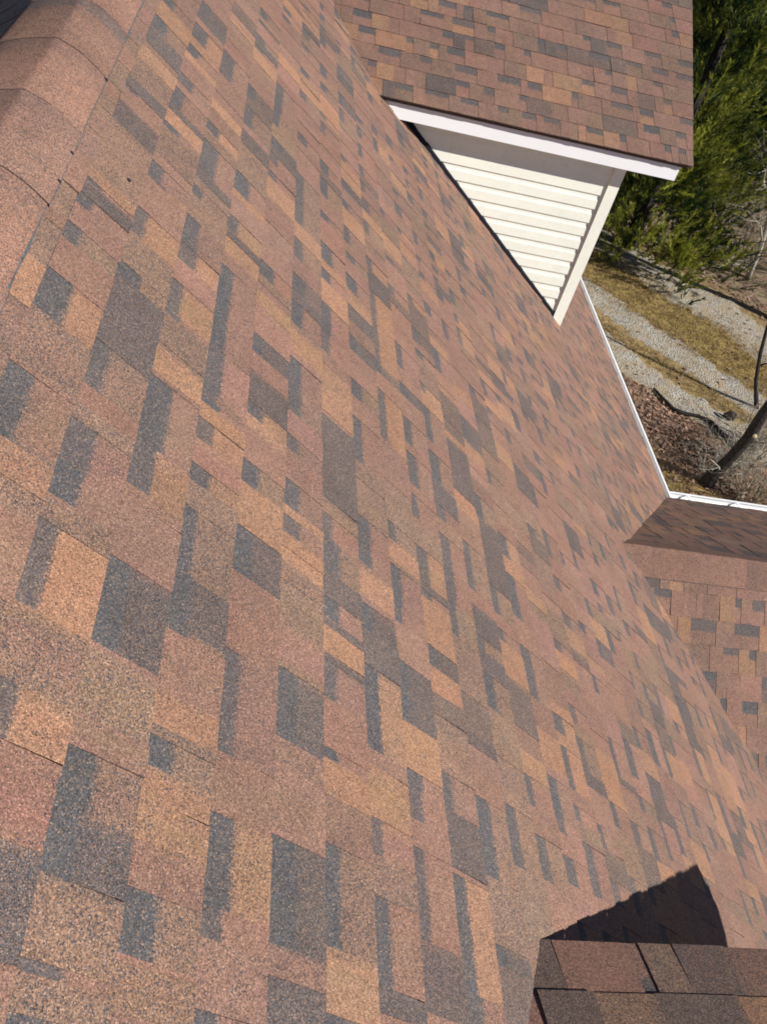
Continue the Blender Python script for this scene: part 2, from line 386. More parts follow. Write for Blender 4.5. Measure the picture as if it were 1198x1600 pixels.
def strip(m, s, y, w, h):                # a small patch lying on the main slope
    c = O_MAIN + S_MAIN * s + UY * y
    m.prism([S_MAIN * -w / 2, S_MAIN * w / 2, S_MAIN * w * .3 + N_MAIN * h, S_MAIN * -w * .4 + N_MAIN * h], c, c + UY * 0.03)
m = MB(); y = 1.0
pts = []
while y < 8.5:                           # one bead of grey sealant along the lower edge of the cap
    wob = noise.noise(Vector((y * 6, 3.1, 0)))
    pts.append((0.3175 + 0.0035 * wob, y, max(0.0006, 0.0030 + 0.0050 * noise.noise(Vector((y * 9, 8.2, 1)))))); y += 0.02
m.tube([O_MAIN + S_MAIN * s + UY * yy + N_MAIN * 0.0045 for s, yy, r_ in pts], [r_ for s, yy, r_ in pts], 6)
m.build('sealant_bead', M_SEAL, cap)
for s, y in ((0.3155, 2.652), (0.3160, 2.162), (0.3165, 2.010), (0.470, 2.290)):
    m = MB(); c = O_MAIN + S_MAIN * s + UY * y + N_MAIN * (0.010 if s < .4 else .0055)
    ring = [c + (S_MAIN * math.cos(a) + UY * math.sin(a)) * 0.0055 for a in [i * math.pi / 4 for i in range(8)]]
    m.add([v - N_MAIN * .008 for v in ring] + [v + N_MAIN * .002 for v in ring], [tuple(range(8, 16))] + [(i, (i + 1) % 8, 8 + (i + 1) % 8, 8 + i) for i in range(8)])
    m.build('nail', M_NAIL, cap if s < .4 else roof)

EAVE = O_MAIN + S_MAIN * S_EAVE
m = MB()                                  # fascia board of the main eave
m.box((EAVE.x - .060, 4.9, EAVE.z - .20), (EAVE.x - .035, Y1 - .05, EAVE.z - .02)); m.build('fascia', M_WHITE, roof)
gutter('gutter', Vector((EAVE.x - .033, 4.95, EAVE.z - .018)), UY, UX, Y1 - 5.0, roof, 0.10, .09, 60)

# walls under the eaves
m = MB()
m.box((-6.9, Y0 + .3, -.2), (EAVE.x - .35, Y1 - .3, EAVE.z - .2))
m.prism([Vector((-6.9 + .05, 0, EAVE.z - .21)), Vector((EAVE.x - .36, 0, EAVE.z - .21)), Vector((RIDGE.x, 0, RIDGE.z - .35))], (0, Y0 + .3, 0), (0, Y0 + .36, 0))
m.prism([Vector((-6.9 + .05, 0, EAVE.z - .21)), Vector((EAVE.x - .36, 0, EAVE.z - .21)), Vector((RIDGE.x, 0, RIDGE.z - .35))], (0, Y1 - .36, 0), (0, Y1 - .3, 0))
m.build('wall', M_SIDING, house)

# ------------------------------------------------------------------ dormers
def dormer(yA, zE, xw, xF, uA, uB, seed, preB=None, rel=.0017):
    """Gable dormer: eave edges at yA and yA + 2 hw, front wall at x = xw, fascia ends at xF."""
    hw = 1.9; tn = math.tan(PD); yR = yA + hw; yB = yA + 2 * hw; zR = zE + hw * tn
    L = hw / math.cos(PD); cA = yA + .198; cB = yB - .198
    m = MB()
    core = [Vector((0, cA + .004, 4.3)), Vector((0, cB - .004, 4.3)), Vector((0, cB - .004, zE + .015)), Vector((0, yR, zR - .07)), Vector((0, cA + .004, zE + .015))]
    m.prism(core, (0.35, 0, 0), (xw - .012, 0, 0))
    e = 0.1043; zb = H - 2.323 + (zE - (H - 1.935))
    while zb > 4.5: zb -= e
    while zb < zE - .06:                   # lapped boards on both cheeks and the front
        top = min(zb + e, zE - .02)
        for c, d in ((cA, -1), (cB, 1)):
            pr = [Vector((0, c, zb)), Vector((0, c + d * .0115, zb)), Vector((0, c + d * .0095, zb + e * .60)), Vector((0, c + d * .0045, zb + e * .74)), Vector((0, c + d * .003, top)), Vector((0, c, top))]
            m.prism(pr, (max(0.36, x_main(top) - .15), 0, 0), (xw - .04, 0, 0))
        zb += e
    zb = 4.5
    while zb < zR - .2:
        top = zb + e
        w0 = cA + .07 if top < zE else yR - (zR - .09 - top) / tn
        w1 = 2 * yR - w0
        pr = [Vector((xw - .012, 0, zb)), Vector((xw + .004, 0, zb)), Vector((xw + .001, 0, zb + e * .52)), Vector((xw - .008, 0, zb + e * .7)), Vector((xw - .012, 0, top))]
        m.prism(pr, (0, w0, 0), (0, w1, 0)); zb += e
    wall = m.build('dormer', M_SIDING, house)
    for c, d in ((cA, -1), (cB, 1)):
        m = MB(); lo, hi = sorted((c + d * .024, c - d * .07))
        m.box((xw - .052, lo, 4.3), (xw + .030, hi, zE - .124)); m.build('corner_trim', M_SIDING, wall)
        m = MB()                          # flashing strip, black as the shaded gap where cheek meets main slope
        q = [UY * (c - d * .001), UY * (c + d * .022), UY * (c + d * .022) + N_MAIN * .026, UY * (c - d * .001) + N_MAIN * .034]
        sA = (x_main(zE - .10) + SP * D) / CP; sB = (xw - .03 + SP * D) / CP
        m.prism(q, O_MAIN + S_MAIN * (sA - .22), O_MAIN + S_MAIN * sB); m.build('flashing_shade', M_FLASH_SHADE, wall)
        m = MB(); f = yA + .043 if d < 0 else yB - .043
        lo, hi = sorted((f, f - d * .02)); m.box((.62, lo, zE - .130), (xF, hi, zE - .018)); m.build('fascia', M_WHITE, wall)
        m = MB(); lo, hi = sorted((f - d * .021, c)); m.box((.62, lo, zE - .126), (xF - .03, hi, zE - .116)); m.build('soffit', M_WHITE, wall)
    m = MB()                              # rake boards up the gable
    for d in (-1, 1):
        yo = yA + .06 if d < 0 else yB - .06
        zo = zE + .06 * tn
        pr = [Vector((0, yo, zo - .13)), Vector((0, yo, zo - .034)), Vector((0, yR, zR - .036)), Vector((0, yR, zR - .14))]
        m.prism(pr, (xF - .026, 0, 0), (xF, 0, 0))
        pr = [Vector((0, yo, zo - .125)), Vector((0, yo, zo - .117)), Vector((0, yR, zR - .117)), Vector((0, yR, zR - .125))]
        m.prism(pr, (xw + .005, 0, 0), (xF - .027, 0, 0))
    m.build('rake_board', M_WHITE, wall)
    O = Vector((0, yR, zR)); SA = Vector((0, -math.cos(PD), -math.sin(PD))); SB = Vector((0, math.cos(PD), -math.sin(PD)))
    s0 = L - 14 * E
    def uf(fn, sg):
        def g(s):
            z = zR - s * math.sin(PD); y = yR + sg * s * math.cos(PD)
            return (x_main(z) - .13, fn(y))
        return g
    shingle_slope('dormer_roof', O, UX, SA, s0, L, uf(uA, -1), wall, None, seed, wide=.85)
    shingle_slope('dormer_roof', O, UX, SB, s0, L, uf(uB, 1), wall, preB, seed + 1, tabh=rel, thick=rel + .0017)
    pf = [O + SA * .16 + UP * .008, O + SA * .08 + UP * .012, O + UP * .014, O + SB * .08 + UP * .012, O + SB * .16 + UP * .008]
    ridge_cap('ridge_cap', pf, -UX, -uA(yR), -(x_main(zR) - .05), .2, wall, seed)
    return wall

NEAR = {13: [(.78, .948, 'K'), (.950, 1.135, 'P'), (1.136, 1.172, 'b'), (1.173, 1.262, 'M'), (1.263, 1.40, 'K'), (1.402, 1.60, 'R')],
        12: [(.74, .868, 'Pb'), (.870, 1.00, 'K'), (1.001, 1.152, 'M'), (1.154, 1.362, 'K'), (1.364, 1.50, 'O')]}
def shadow_rake_near(y):  # unseen rake edge, bent to shape the shadow cast on the main slope
    T = [(-3.0, 3.30), (0.20, 3.44), (0.366, 3.426), (0.442, 3.41), (0.554, 3.366), (0.667, 3.27), (0.813, 3.104)]
    if y >= T[-1][0]: return T[-1][1]
    for (a, b), (c, d) in zip(T, T[1:]):
        if a <= y <= c: return b + (d - b) * (y - a) / (c - a)
    return T[0][1]
dormer(5.83, H - 1.935, 2.512, 2.835, lambda y: 2.895 + .113 * (y - 5.83), lambda y: 3.11 - .113 * (y - 7.73), 21)
dormer(0.822 - 3.8, H - 2.077, 2.70, 3.03, lambda y: 3.30, shadow_rake_near, 33, NEAR, .0030)

# ------------------------------------------------------------------ the lower wing
yR, zR, zE = 3.454, H - 3.215, H - 4.246
XW = 6.4
def uw(O, S):
    def g(s):
        z = O.z + S.z * s
        return (x_main(z) - .13, XW)
    return g
m = MB()
pr = [Vector((0, 2.5, -.2)), Vector((0, 4.95, -.2)), Vector((0, 4.95, zE + .02)), Vector((0, yR, zR - .12)), Vector((0, 2.5, zE + .06))]
m.prism(pr, (2.9, 0, 0), (XW - .3, 0, 0))
wing = m.build('wing', M_SIDING, house)
O = Vector((0, yR, zR)); SN = Vector((0, -CP, -SP)); LN = (zR - zE) / SP
af = math.atan2(zR - zE, 5.19 - yR); SF = Vector((0, math.cos(af), -math.sin(af))); LF = (zR - zE) / math.sin(af)
shingle_slope('wing_roof', O, UX, SN, LN - 11 * E, LN, uw(O, SN), wing, None, 52, wide=.72)
shingle_slope('wing_roof', O, UX, SF, LF - 14 * E, LF, uw(O, SF), wing, None, 45, wide=.85)
pf = [O + SN * .165 + UP * .008, O + SN * .10 + UP * .011, O + SN * .04 + UP * .014, O + UP * .015, O + SF * .05 + UP * .013, O + SF * .14 + UP * .008]
ridge_cap('ridge_cap', pf, -UX, -XW, -(x_main(zR) + .075), .3, wing, 12)
m = MB(); m.box((EAVE.x + .02, 5.135, zE - .20), (XW - .02, 5.155, zE - .03)); m.build('fascia', M_WHITE, wing)
gutter('gutter', Vector((EAVE.x + .085, 5.157, zE - .022)), UX, UY, XW - EAVE.x - .1, wing, 0.14, .10, 0.45, floor_fill=False)

# ------------------------------------------------------------------ ground
QV = Vector((0.743, 0.669, 0)); QU = Vector((0.669, -0.743, 0))
def ground_mat():
    m, nt, b = new_mat('dead_grass_and_leaf_litter'); n = NT(nt); co = n.coord()
    s = n.sep(n.n('ShaderNodeTexCoord').outputs['Object'])
    dot = n.n('ShaderNodeVectorMath', operation='DOT_PRODUCT'); n.l(co, dot.inputs[0]); dot.inputs[1].default_value = QV
    v = dot.outputs['Value']
    w = n.noise(co, 0.9, 4.0, 0.6).outputs[0]
    v = n.math('ADD', v, n.math('MULTIPLY', n.math('SUBTRACT', w, 0.5), 1.6))
    straw = n.mix(n.ramp(n.noise(co, 7.0, 6.0, 0.75).outputs[0], [(0.32, 0.0), (0.68, 1.0)]), (0.20, 0.135, 0.075), (0.46, 0.34, 0.15))
    gold = n.mix(n.ramp(n.noise(co, 11.0, 6.0, 0.75).outputs[0], [(0.3, 0.0), (0.66, 1.0)]), (0.21, 0.145, 0.065), (0.46, 0.335, 0.12))
    lit = n.voro(co, 13.0)
    litter = n.mix(n.sep(lit.outputs['Color'])[0], (0.15, 0.092, 0.066), (0.40, 0.27, 0.19))
    litter = n.mix(n.ramp(n.noise(co, 16.0, 5.0, 0.7).outputs[0], [(0.42, 0.0), (0.62, 0.7)]), litter, (0.09, 0.062, 0.05))
    fl = smooth_to(n, v, 13.6, 14.1)                  # leaf litter near the house
    c = n.mix(fl, straw, litter)
    fg = smooth_to(n, n.math('ABSOLUTE', n.math('SUBTRACT', v, 16.75)), 0.35, 1.0)
    c = n.mix(fg, c, gold)
    fg2 = smooth_to(n, n.math('ABSOLUTE', n.math('SUBTRACT', v, 11.9)), 0.35, 0.8)
    c = n.mix(fg2, c, gold)
    far = smooth_to(n, n.math('MULTIPLY', v, -1.0), -19.5, -18.5)
    brush = n.mix(n.ramp(n.noise(co, 2.6, 5.0, 0.7).outputs[0], [(0.40, 0.0), (0.60, 1.0)]), litter, (0.30, 0.24, 0.15))
    brush = n.mix(n.ramp(n.noise(co, 5.5, 5.0, 0.75).outputs[0], [(0.52, 0.0), (0.64, 0.85)]), brush, (0.07, 0.055, 0.04))
    c = n.mix(far, c, brush)
    c = n.mix(1.0, c, n.ramp(n.noise(co, 40.0, 4.0, 0.7).outputs[0], [(0.3, 0.6), (0.7, 1.35)]), 'MULTIPLY')
    n.l(c, b.inputs['Base Color']); b.inputs['Roughness'].default_value = 0.95; b.inputs['Specular IOR Level'].default_value = 0.1
    n.bump(n.noise(co, 22.0, 6.0, 0.75).outputs[0], 0.9, 0.05, b)
    return m
def gravel_mat():
    m, nt, b = new_mat('worn_gravel'); n = NT(nt); co = n.coord()
    st = n.voro(co, 38.0); k = n.sep(st.outputs['Color'])
    c = n.mix(k[0], (0.26, 0.245, 0.21), (0.48, 0.45, 0.39))
    dirt = n.ramp(n.noise(co, 3.2, 5.0, 0.7).outputs[0], [(0.38, 0.0), (0.60, 0.9)])
    c = n.mix(dirt, c, (0.37, 0.30, 0.20))
    c = n.mix(n.ramp(n.noise(co, 9.0, 5.0, 0.7).outputs[0], [(0.56, 0.0), (0.68, 0.7)]), c, (0.13, 0.12, 0.11))
    n.l(c, b.inputs['Base Color']); b.inputs['Roughness'].default_value = 0.95; b.inputs['Specular IOR Level'].default_value = 0.1
    n.bump(n.math('ADD', st.outputs['Distance'], n.noise(co, 14.0, 4.0, 0.7).outputs[0]), 0.7, 0.03, b)
    return m
def undul(x, y):
    return 0.10 * noise.noise(Vector((x * .35, y * .35, 0))) + 0.03 * noise.noise(Vector((x * 1.3, y * 1.3, 4)))
NX = 150; xs = [-60 + 200 * (i / NX) for i in range(NX + 1)]
ys = [-50 + 230 * (i / NX) for i in range(NX + 1)]
def axis(lo, hi, a, b, st, big):
    r = []; t = lo
    while t < hi:
        r.append(t); t += st if a <= t < b else big
    return r + [hi]
xs = axis(-250, 300, 3, 16, .25, 4.0); ys = axis(-200, 450, 6, 24, .25, 4.0)
V = [(x, y, undul(x, y)) for y in ys for x in xs]
F = [(j * len(xs) + i, j * len(xs) + i + 1, (j + 1) * len(xs) + i + 1, (j + 1) * len(xs) + i) for j in range(len(ys) - 1) for i in range(len(xs) - 1)]
g = mesh_obj('ground', V, F, ground_mat(), None, True)
tag(g, 'bare ground of dead golden grass and brown leaf litter below the eaves', 'ground', None, 'structure')

M_GRAVEL = gravel_mat()
def track(vc, half, seed, label):
    V = []; F = []; nn = 0; u = -13.0; W = 9
    while u < 9.0:
        a = vc - half * (1 + .5 * noise.noise(Vector((u * .9, seed, 0)))) - .22 * noise.noise(Vector((u * 3.1, seed, 7))) - .13 * noise.noise(Vector((u * 13, seed, 2)))
        b = vc + half * (1 + .35 * noise.noise(Vector((u * .8, seed, 5)))) + .22 * noise.noise(Vector((u * 3.3, seed, 9))) + .13 * noise.noise(Vector((u * 14, seed, 3)))
        for i in range(W):
            p = QU * u + QV * (a + (b - a) * i / (W - 1))
            V.append((p.x, p.y, undul(p.x, p.y) + (.016 if 0 < i < W - 1 else -.006)))
        nn += 1; u += .06
    for j in range(nn - 1):
        for i in range(W - 1): F.append((j * W + i, j * W + i + 1, (j + 1) * W + i + 1, (j + 1) * W + i))
    o = mesh_obj('gravel_track', V, F, M_GRAVEL, None, True)
    return tag(o, label, 'track', None, 'structure')
track(15.66, .40, 1.0, 'narrow middle strip of pale gravel running beside golden grass')
track(14.36, .42, 2.0, 'pale gravel strip closest to the white gutter')
track(18.0, .75, 3.0, 'far pale gravel strip crossed by a dark trunk shadow')

# ------------------------------------------------------------------ grass and leaves
def blades(name, region, count, seed, mat, kind, hmin, hmax, wd, flat=False):
    r = np.random.default_rng(seed); V = []; F = []; tint = []
    made = 0
    while made < count:
        u = r.uniform(-9, 5); v = r.uniform(11.0, 19.5)
        p = QU * u + QV * v
        if not region(p.x, p.y, v, r): continue
        z = undul(p.x, p.y); a = r.uniform(0, 6.283); t = r.uniform(0, 1) ** 1.2
        if flat:
            l = r.uniform(hmin, hmax); dx, dy = math.cos(a) * l, math.sin(a) * l; w = l * r.uniform(.4, .6); tz = r.uniform(-.4, .5) * l
            b = len(V)
            V += [(p.x - dx / 2, p.y - dy / 2, z + .012), (p.x - dy / l * w / 2, p.y + dx / l * w / 2, z + .012 + abs(tz) * .5), (p.x + dx / 2, p.y + dy / 2, z + .012 + max(tz, 0)), (p.x + dy / l * w / 2, p.y - dx / l * w / 2, z + .03)]
            F.append((b, b + 1, b + 2, b + 3)); tint.append((t, t, t, 1))
        else:
            for q in range(4):
                a2 = a + r.uniform(-1.6, 1.6); h = r.uniform(hmin, hmax); lean = r.uniform(.4, 1.3) * h
                ox, oy = r.uniform(-.05, .05), r.uniform(-.05, .05); b = len(V)
                px, py = math.sin(a2) * wd, -math.cos(a2) * wd
                V += [(p.x + ox - px, p.y + oy - py, z - .01), (p.x + ox + px, p.y + oy + py, z - .01), (p.x + ox + math.cos(a2) * lean, p.y + oy + math.sin(a2) * lean, z + h)]
                F.append((b, b + 1, b + 2)); tint.append((t, t, t, 1))
        made += 1
    o = mesh_obj(name, V, F, mat)
    face_cols(o, 'tint', tint)
    return tag(o, None, None, None, 'stuff')
def grassy(x, y, v, r):
    k = noise.noise(Vector((x * .8, y * .8, 3)))
    if abs(v - 16.75) < .8 + .5 * k: return r.random() < .7
    if abs(v - 15.0) < .22 + .3 * k: return r.random() < .6
    if v < 12.3 and x > 5.5: return r.random() < .5
    return r.random() < .10 * max(0, .5 + 1.5 * k)
tag(blades('dead_grass', grassy, 14000, 5, M_GRASS, 'grass', .03, .10, .006), 'tufts of dead golden grass between the gravel strips', 'grass')
def leafy(x, y, v, r):
    k = noise.noise(Vector((x * .6, y * .6, 9)))
    if 11.6 < v < 13.9 + .3 * k: return r.random() < .95
    if v > 18.9: return r.random() < .6
    return r.random() < .05
tag(blades('fallen_leaves', leafy, 9000, 6, M_LEAF, 'leaf', .05, .11, .01, True), 'brown fallen leaves lying thick below the eaves', 'leaves')

# ------------------------------------------------------------------ conifers
def conifer(name, height, rad, seed, loc, nb, label, group):
    r = np.random.default_rng(seed)
    root = empty(name, loc); tag(root, label, 'tree', group)
    m = MB(); m.tube([(0, 0, -.3), (.03, .02, height * .4), (0, 0.02, height * .96)], [.17, .11, .015], 8)
    m.build('trunk', M_BARK_D, root)
    V = []; T = []; tint = []
    P0 = []; DIR = []; LEN = []; TT = []
    for i in range(nb):
        f = r.uniform(0.015, 1) ** 1.15; z = height * (0.02 + .97 * f)
        L = rad * ((1 - f) ** .72) * r.uniform(.55, 1.12) + .12
        a = r.uniform(0, 6.283); o = np.array([math.cos(a), math.sin(a), 0])
        bt = r.uniform(0, 1)
        ns = int(4 + L * 7.5)
        for s in range(ns):
            q = r.uniform(.06, 1.0) ** .75
            p = o * L * q + np.array([0, 0, z + L * (.12 * q - .22 * q * q)]) + r.normal(0, .10, 3)
            cl = noise.noise(Vector(p * 1.25 + seed * 3.7))
            if cl < -.17: continue
            d = o * r.uniform(.25, .8) + np.array([0, 0, r.uniform(.45, 1.0)]) + r.normal(0, .28, 3)
            d /= np.linalg.norm(d)
            P0.append(p); DIR.append(d); LEN.append(r.uniform(.25, .70)); TT.append(min(1, max(0, (.15 + .85 * bt) * r.uniform(0, 1.2) ** 1.25 + .9 * noise.noise(Vector(p * .9 + 11.0)))))
    P0 = np.array(P0); DIR = np.array(DIR); LEN = np.array(LEN); TT = np.array(TT)
    nb_ = 38; n = len(P0)
    t = r.uniform(0, 1, (n, nb_)); base = P0[:, None] + DIR[:, None] * (LEN[:, None] * t)[..., None]
    d = DIR[:, None] + r.normal(0, .27, (n, nb_, 3)); d /= np.linalg.norm(d, axis=2, keepdims=True)
    w = np.cross(d, r.normal(0, 1, (n, nb_, 3))); w /= np.linalg.norm(w, axis=2, keepdims=True)
    ln = r.uniform(.09, .20, (n, nb_, 1)) * (1.15 - .5 * t[..., None]); wd = r.uniform(.006, .0105, (n, nb_, 1))
    a = base; b = base + d * ln * .5 + w * wd; c = base + d * ln; e = base + d * ln * .5 - w * wd
    V = np.stack([a, b, c, e], 2).reshape(-1, 3); N = len(V) // 4
    me = bpy.data.meshes.new('crown'); me.vertices.add(len(V)); me.vertices.foreach_set('co', V.ravel())
    me.loops.add(N * 4); me.loops.foreach_set('vertex_index', np.arange(N * 4)); me.polygons.add(N)
    me.polygons.foreach_set('loop_start', np.arange(0, N * 4, 4)); me.polygons.foreach_set('loop_total', np.full(N, 4))
    me.update(); me.validate()
    tt = np.clip(TT[:, None] + .25 * (t - .5) + r.normal(0, .08, (n, nb_)), 0, 1).reshape(-1)
    ca = me.color_attributes.new('tint', 'FLOAT_COLOR', 'CORNER')
    cc = np.ones((N * 4, 4)); cc[:, :3] = np.repeat(tt, 4)[:, None]; ca.data.foreach_set('color', cc.ravel())
    me.materials.append(M_CONIFER)
    o = bpy.data.objects.new('crown', me); COL.objects.link(o); o.parent = root
    return root
def copy_tree(root, loc, rz, sc, label, group):
    c = root.copy(); COL.objects.link(c); c.location = loc; c.rotation_euler.z = rz; c.scale = sc; c['label'] = label; c['group'] = group
    for ch in root.children:
        d = ch.copy(); COL.objects.link(d); d.parent = c
    return c
CG = 'evergreens beyond the gravel'
t1 = conifer('conifer_tree', 9.0, 2.3, 3, (8.45, 18.2, -.05), 520, 'bushy yellow green evergreen standing right behind the golden grass by the dormer', CG)
t2 = conifer('conifer_tree', 10.5, 2.6, 4, (12.4, 25.6, -.05), 540, 'tall evergreen behind the brown brush at the right edge of the view', CG)
copy_tree(t2, (11.2, 22.6, -.05), 3.3, (.92, .92, .9), 'yellow green evergreen between the bushy front one and the right edge of the view', CG)
copy_tree(t2, (6.3, 21.5, -.05), 1.3, (.9, .9, .85), 'evergreen half hidden behind the cream dormer cheek', CG)
copy_tree(t1, (9.6, 25.3, -.05), 2.4, (1.1, 1.1, 1.25), 'dark evergreen in the second row directly beside the dormer roof edge', CG)
copy_tree(t1, (13.0, 23.2, -.05), .7, (1.0, 1.0, .95), 'evergreen standing directly behind the leafless brown shrubs at the right edge', CG)
copy_tree(t2, (15.9, 29.5, -.05), 4.0, (1.15, 1.15, 1.1), 'evergreen farthest right in the back row', CG)
copy_tree(t1, (12.6, 31.5, -.05), 5.1, (1.3, 1.3, 1.35), 'evergreen in the back row seen above the others at the top of the view', CG)

# ------------------------------------------------------------------ bare trees and brush
def grow(m, p, d, L, rad, lvl, r, nseg=5, curl=.22, kids=(3, 5), mi=0, out=None):
    pts = [Vector(p)]; rr = [rad]; d = Vector(d).normalized()
    for i in range(nseg):
        d = (d + Vector((r.gauss(0, curl), r.gauss(0, curl), r.gauss(0, curl) + .04))).normalized()
        pts.append(pts[-1] + d * L / nseg); rr.append(max(.0022, rad * (1 - .75 * (i + 1) / nseg)))
    m.tube(pts, rr, 5 if rad > .012 else 4, mi)
    if lvl > 0:
        for k in range(r.randint(*kids)):
            i = r.randint(1, nseg); a = Vector((r.gauss(0, 1), r.gauss(0, 1), r.gauss(.35, .7))).normalized()
            dd = (d * .55 + a * .8).normalized()
            grow(m, pts[i], dd, L * r.uniform(.4, .7), rr[i] * .65, lvl - 1, r, nseg, curl * 1.15, kids, mi)
def bare_tree(label, loc, trunk, rads, mat, branches, seed, twig, twigmat, stub=None, group=None, name='bare_tree'):
    r = random.Random(seed); L0 = Vector(loc)
    root = empty(name, loc); tag(root, label, 'tree', group)
    m = MB(); m.tube([Vector(p) - L0 for p in trunk], rads, 9)
    t = m.build('trunk', mat, root, True)
    m = MB()
    for pts, rad in branches:
        pts = [Vector(p) - L0 for p in pts]
        m.tube(pts, [rad * (1 - .7 * i / (len(pts) - 1)) for i in range(len(pts))], 6)
        for i in range(1, len(pts)):
            for k in range(twig[0]):
                d = (pts[i] - pts[i - 1]).normalized() * .5 + Vector((r.gauss(0, .7), r.gauss(0, .7), r.gauss(.35, .5)))
                grow(m, pts[i - 1].lerp(pts[i], r.random()), d, twig[1] * r.uniform(.5, 1.2), rad * .35, 1, r, kids=(1, 3))
    m.build('crown', twigmat, root, True)
    if stub:
        a, b, rad = stub; a = Vector(a) - L0; b = Vector(b) - L0
        m = MB(); m.tube([a, b], [rad * 1.1, rad], 10, 0); m.tube([b, b + (b - a).normalized() * .006], [rad * .93, rad * .9], 10, 1)
        m.build('cut_limb', [mat, M_WOOD], t, True)
    return root
BG = 'bare trees over the leaf litter'
bare_tree('dark crooked bare trunk rising from the leaf litter behind the white gutter', (7.61, 10.22, 0),
    [(7.61, 10.22, -.1), (7.64, 10.20, .25), (7.70, 10.16, .6), (7.75, 10.13, 1.05), (7.74, 10.13, 1.5), (7.80, 10.16, 2.1), (8.05, 10.2, 3.2), (8.1, 10.3, 4.6)],
    [.14, .095, .085, .09, .085, .08, .06, .03], M_BARK_D,
    [([(7.70, 10.16, .3), (7.58, 10.10, .46), (7.40, 10.25, .52), (7.21, 10.42, .60)], .016),
     ([(7.66, 10.17, .25), (7.80, 10.06, .40), (7.92, 10.0, .48)], .020), ([(7.75, 10.12, 1.0), (8.0, 10.0, 1.1), (8.2, 9.95, 1.5)], .02),
     ([(8.05, 10.2, 3.2), (8.5, 10.3, 3.8), (8.9, 10.2, 4.6)], .03), ([(7.9, 10.2, 2.6), (7.6, 10.7, 3.4), (7.6, 10.9, 4.2)], .03)],
    1, (2, .45), M_BARK_L, ((7.76, 10.12, 1.15), (7.70, 9.96, 1.22), .035), BG)
bare_tree('pale many branched bare tree in the brown brush beside the evergreen', (11.28, 17.84, 0),
    [(11.28, 17.84, -.1), (11.23, 17.87, .45), (11.20, 17.89, .75), (11.10, 17.96, 1.25), (11.05, 18.0, 1.6), (11.0, 18.1, 2.3), (11.05, 18.2, 3.2), (10.9, 18.3, 4.2)],
    [.065, .055, .050, .046, .042, .036, .026, .014], M_BARK_L,
    [([(11.26, 17.85, .15), (10.90, 17.85, .26), (10.51, 17.75, .36), (10.21, 17.65, .46), (10.05, 17.6, .8)], .034),
     ([(11.2, 17.9, .8), (10.9, 17.8, 1.2), (10.7, 17.7, 1.35)], .024), ([(11.05, 18., 1.6), (10.7, 17.9, 1.9), (10.4, 17.7, 2.1), (10.2, 17.6, 2.5)], .026),
     ([(11.1, 18.0, 1.3), (11.5, 17.9, 1.7), (11.8, 17.8, 2.3)], .026), ([(11.0, 18.1, 2.4), (10.6, 18.0, 2.9), (10.3, 17.9, 3.5)], .02),
     ([(11.0, 18.2, 3.0), (11.4, 18.2, 3.6), (11.6, 18.2, 4.3)], .02), ([(11.2, 17.9, .5), (11.5, 17.5, .8), (11.7, 17.2, 1.2)], .022),
     ([(11.0, 18.1, 2.2), (10.6, 17.7, 2.5), (10.3, 17.4, 2.9), (10.2, 17.2, 3.5)], .022), ([(10.95, 18.2, 3.0), (10.6, 17.8, 3.5), (10.4, 17.5, 4.2)], .02)],
    2, (5, 1.0), M_BARK_L, None, BG)
bare_tree('thin dark bare sapling standing between the two gravel strips', (9.52, 12.64, 0),
    [(9.52, 12.64, -.1), (9.36, 12.76, .25), (9.27, 12.82, .45), (9.14, 12.93, .9), (9.02, 13.0, 1.4), (9.0, 13.1, 2.0), (9.05, 13.2, 2.8)],
    [.045, .04, .036, .033, .028, .02, .01], M_BARK_D,
    [([(9.2, 12.88, .7), (9.45, 12.8, .95), (9.6, 12.75, 1.3)], .015), ([(9.02, 13.0, 1.4), (9.3, 13.0, 1.8), (9.5, 12.9, 2.3)], .013)], 3, (2, .35), M_BARK_D, None, BG)
bare_tree('bare trunk at the right edge casting the dark shadow over the far gravel', (11.2, 16.15, 0),
    [(11.2, 16.15, -.1), (11.32, 16.1, .8), (11.5, 16.0, 2.0), (11.75, 15.9, 3.6), (11.9, 15.9, 5.4)], [.13, .115, .10, .075, .03], M_BARK_D,
    [([(11.6, 15.95, 2.6), (12.1, 15.7, 3.2), (12.4, 15.6, 4.0)], .03), ([(11.75, 15.9, 3.6), (11.5, 16.4, 4.3), (11.4, 16.6, 5.1)], .03)], 4, (2, .5), M_BARK_D, None, BG)

m = MB()
pts = [(7.45, 12.67), (7.53, 12.43), (7.65, 12.13), (7.85, 12.06), (8.12, 12.07), (8.32, 11.94), (8.39, 11.61), (8.51, 11.31)]
m.tube([(x, y, undul(x, y) + .045) for x, y in pts], [.018, .03, .036, .034, .03, .04, .045, .05], 7)  # added tube standing in for a curved dark line on the ground
o = m.build('dark_line_standin', M_BARK_D, None, True); tag(o, 'dark crooked tube standing in for a dark line along the edge of the leaf litter', 'ground line')
m = MB(); r = random.Random(9)
c0 = Vector((8.76, 12.2, 0)); ring = []
for lv, (zz, k) in enumerate(((-.03, 1.0), (.05, 1.05), (.10, .7), (.115, .25))):
    for i in range(10):
        a = i * .628; q = k * r.uniform(.85, 1.12)
        ring.append((c0.x + math.cos(a) * .13 * q, c0.y + math.sin(a) * .06 * q, zz + r.uniform(-.01, .01)))
m.add(ring, [(l * 10 + i, l * 10 + (i + 1) % 10, l * 10 + 10 + (i + 1) % 10, l * 10 + 10 + i) for l in range(3) for i in range(10)] + [tuple(range(30, 40))])  # dark lump added as a stand-in for a shadow patch
o = m.build('shadow_clump', M_BARK_D, None); tag(o, 'dark clump standing in for a shadow patch on the pale gravel', 'shadow')

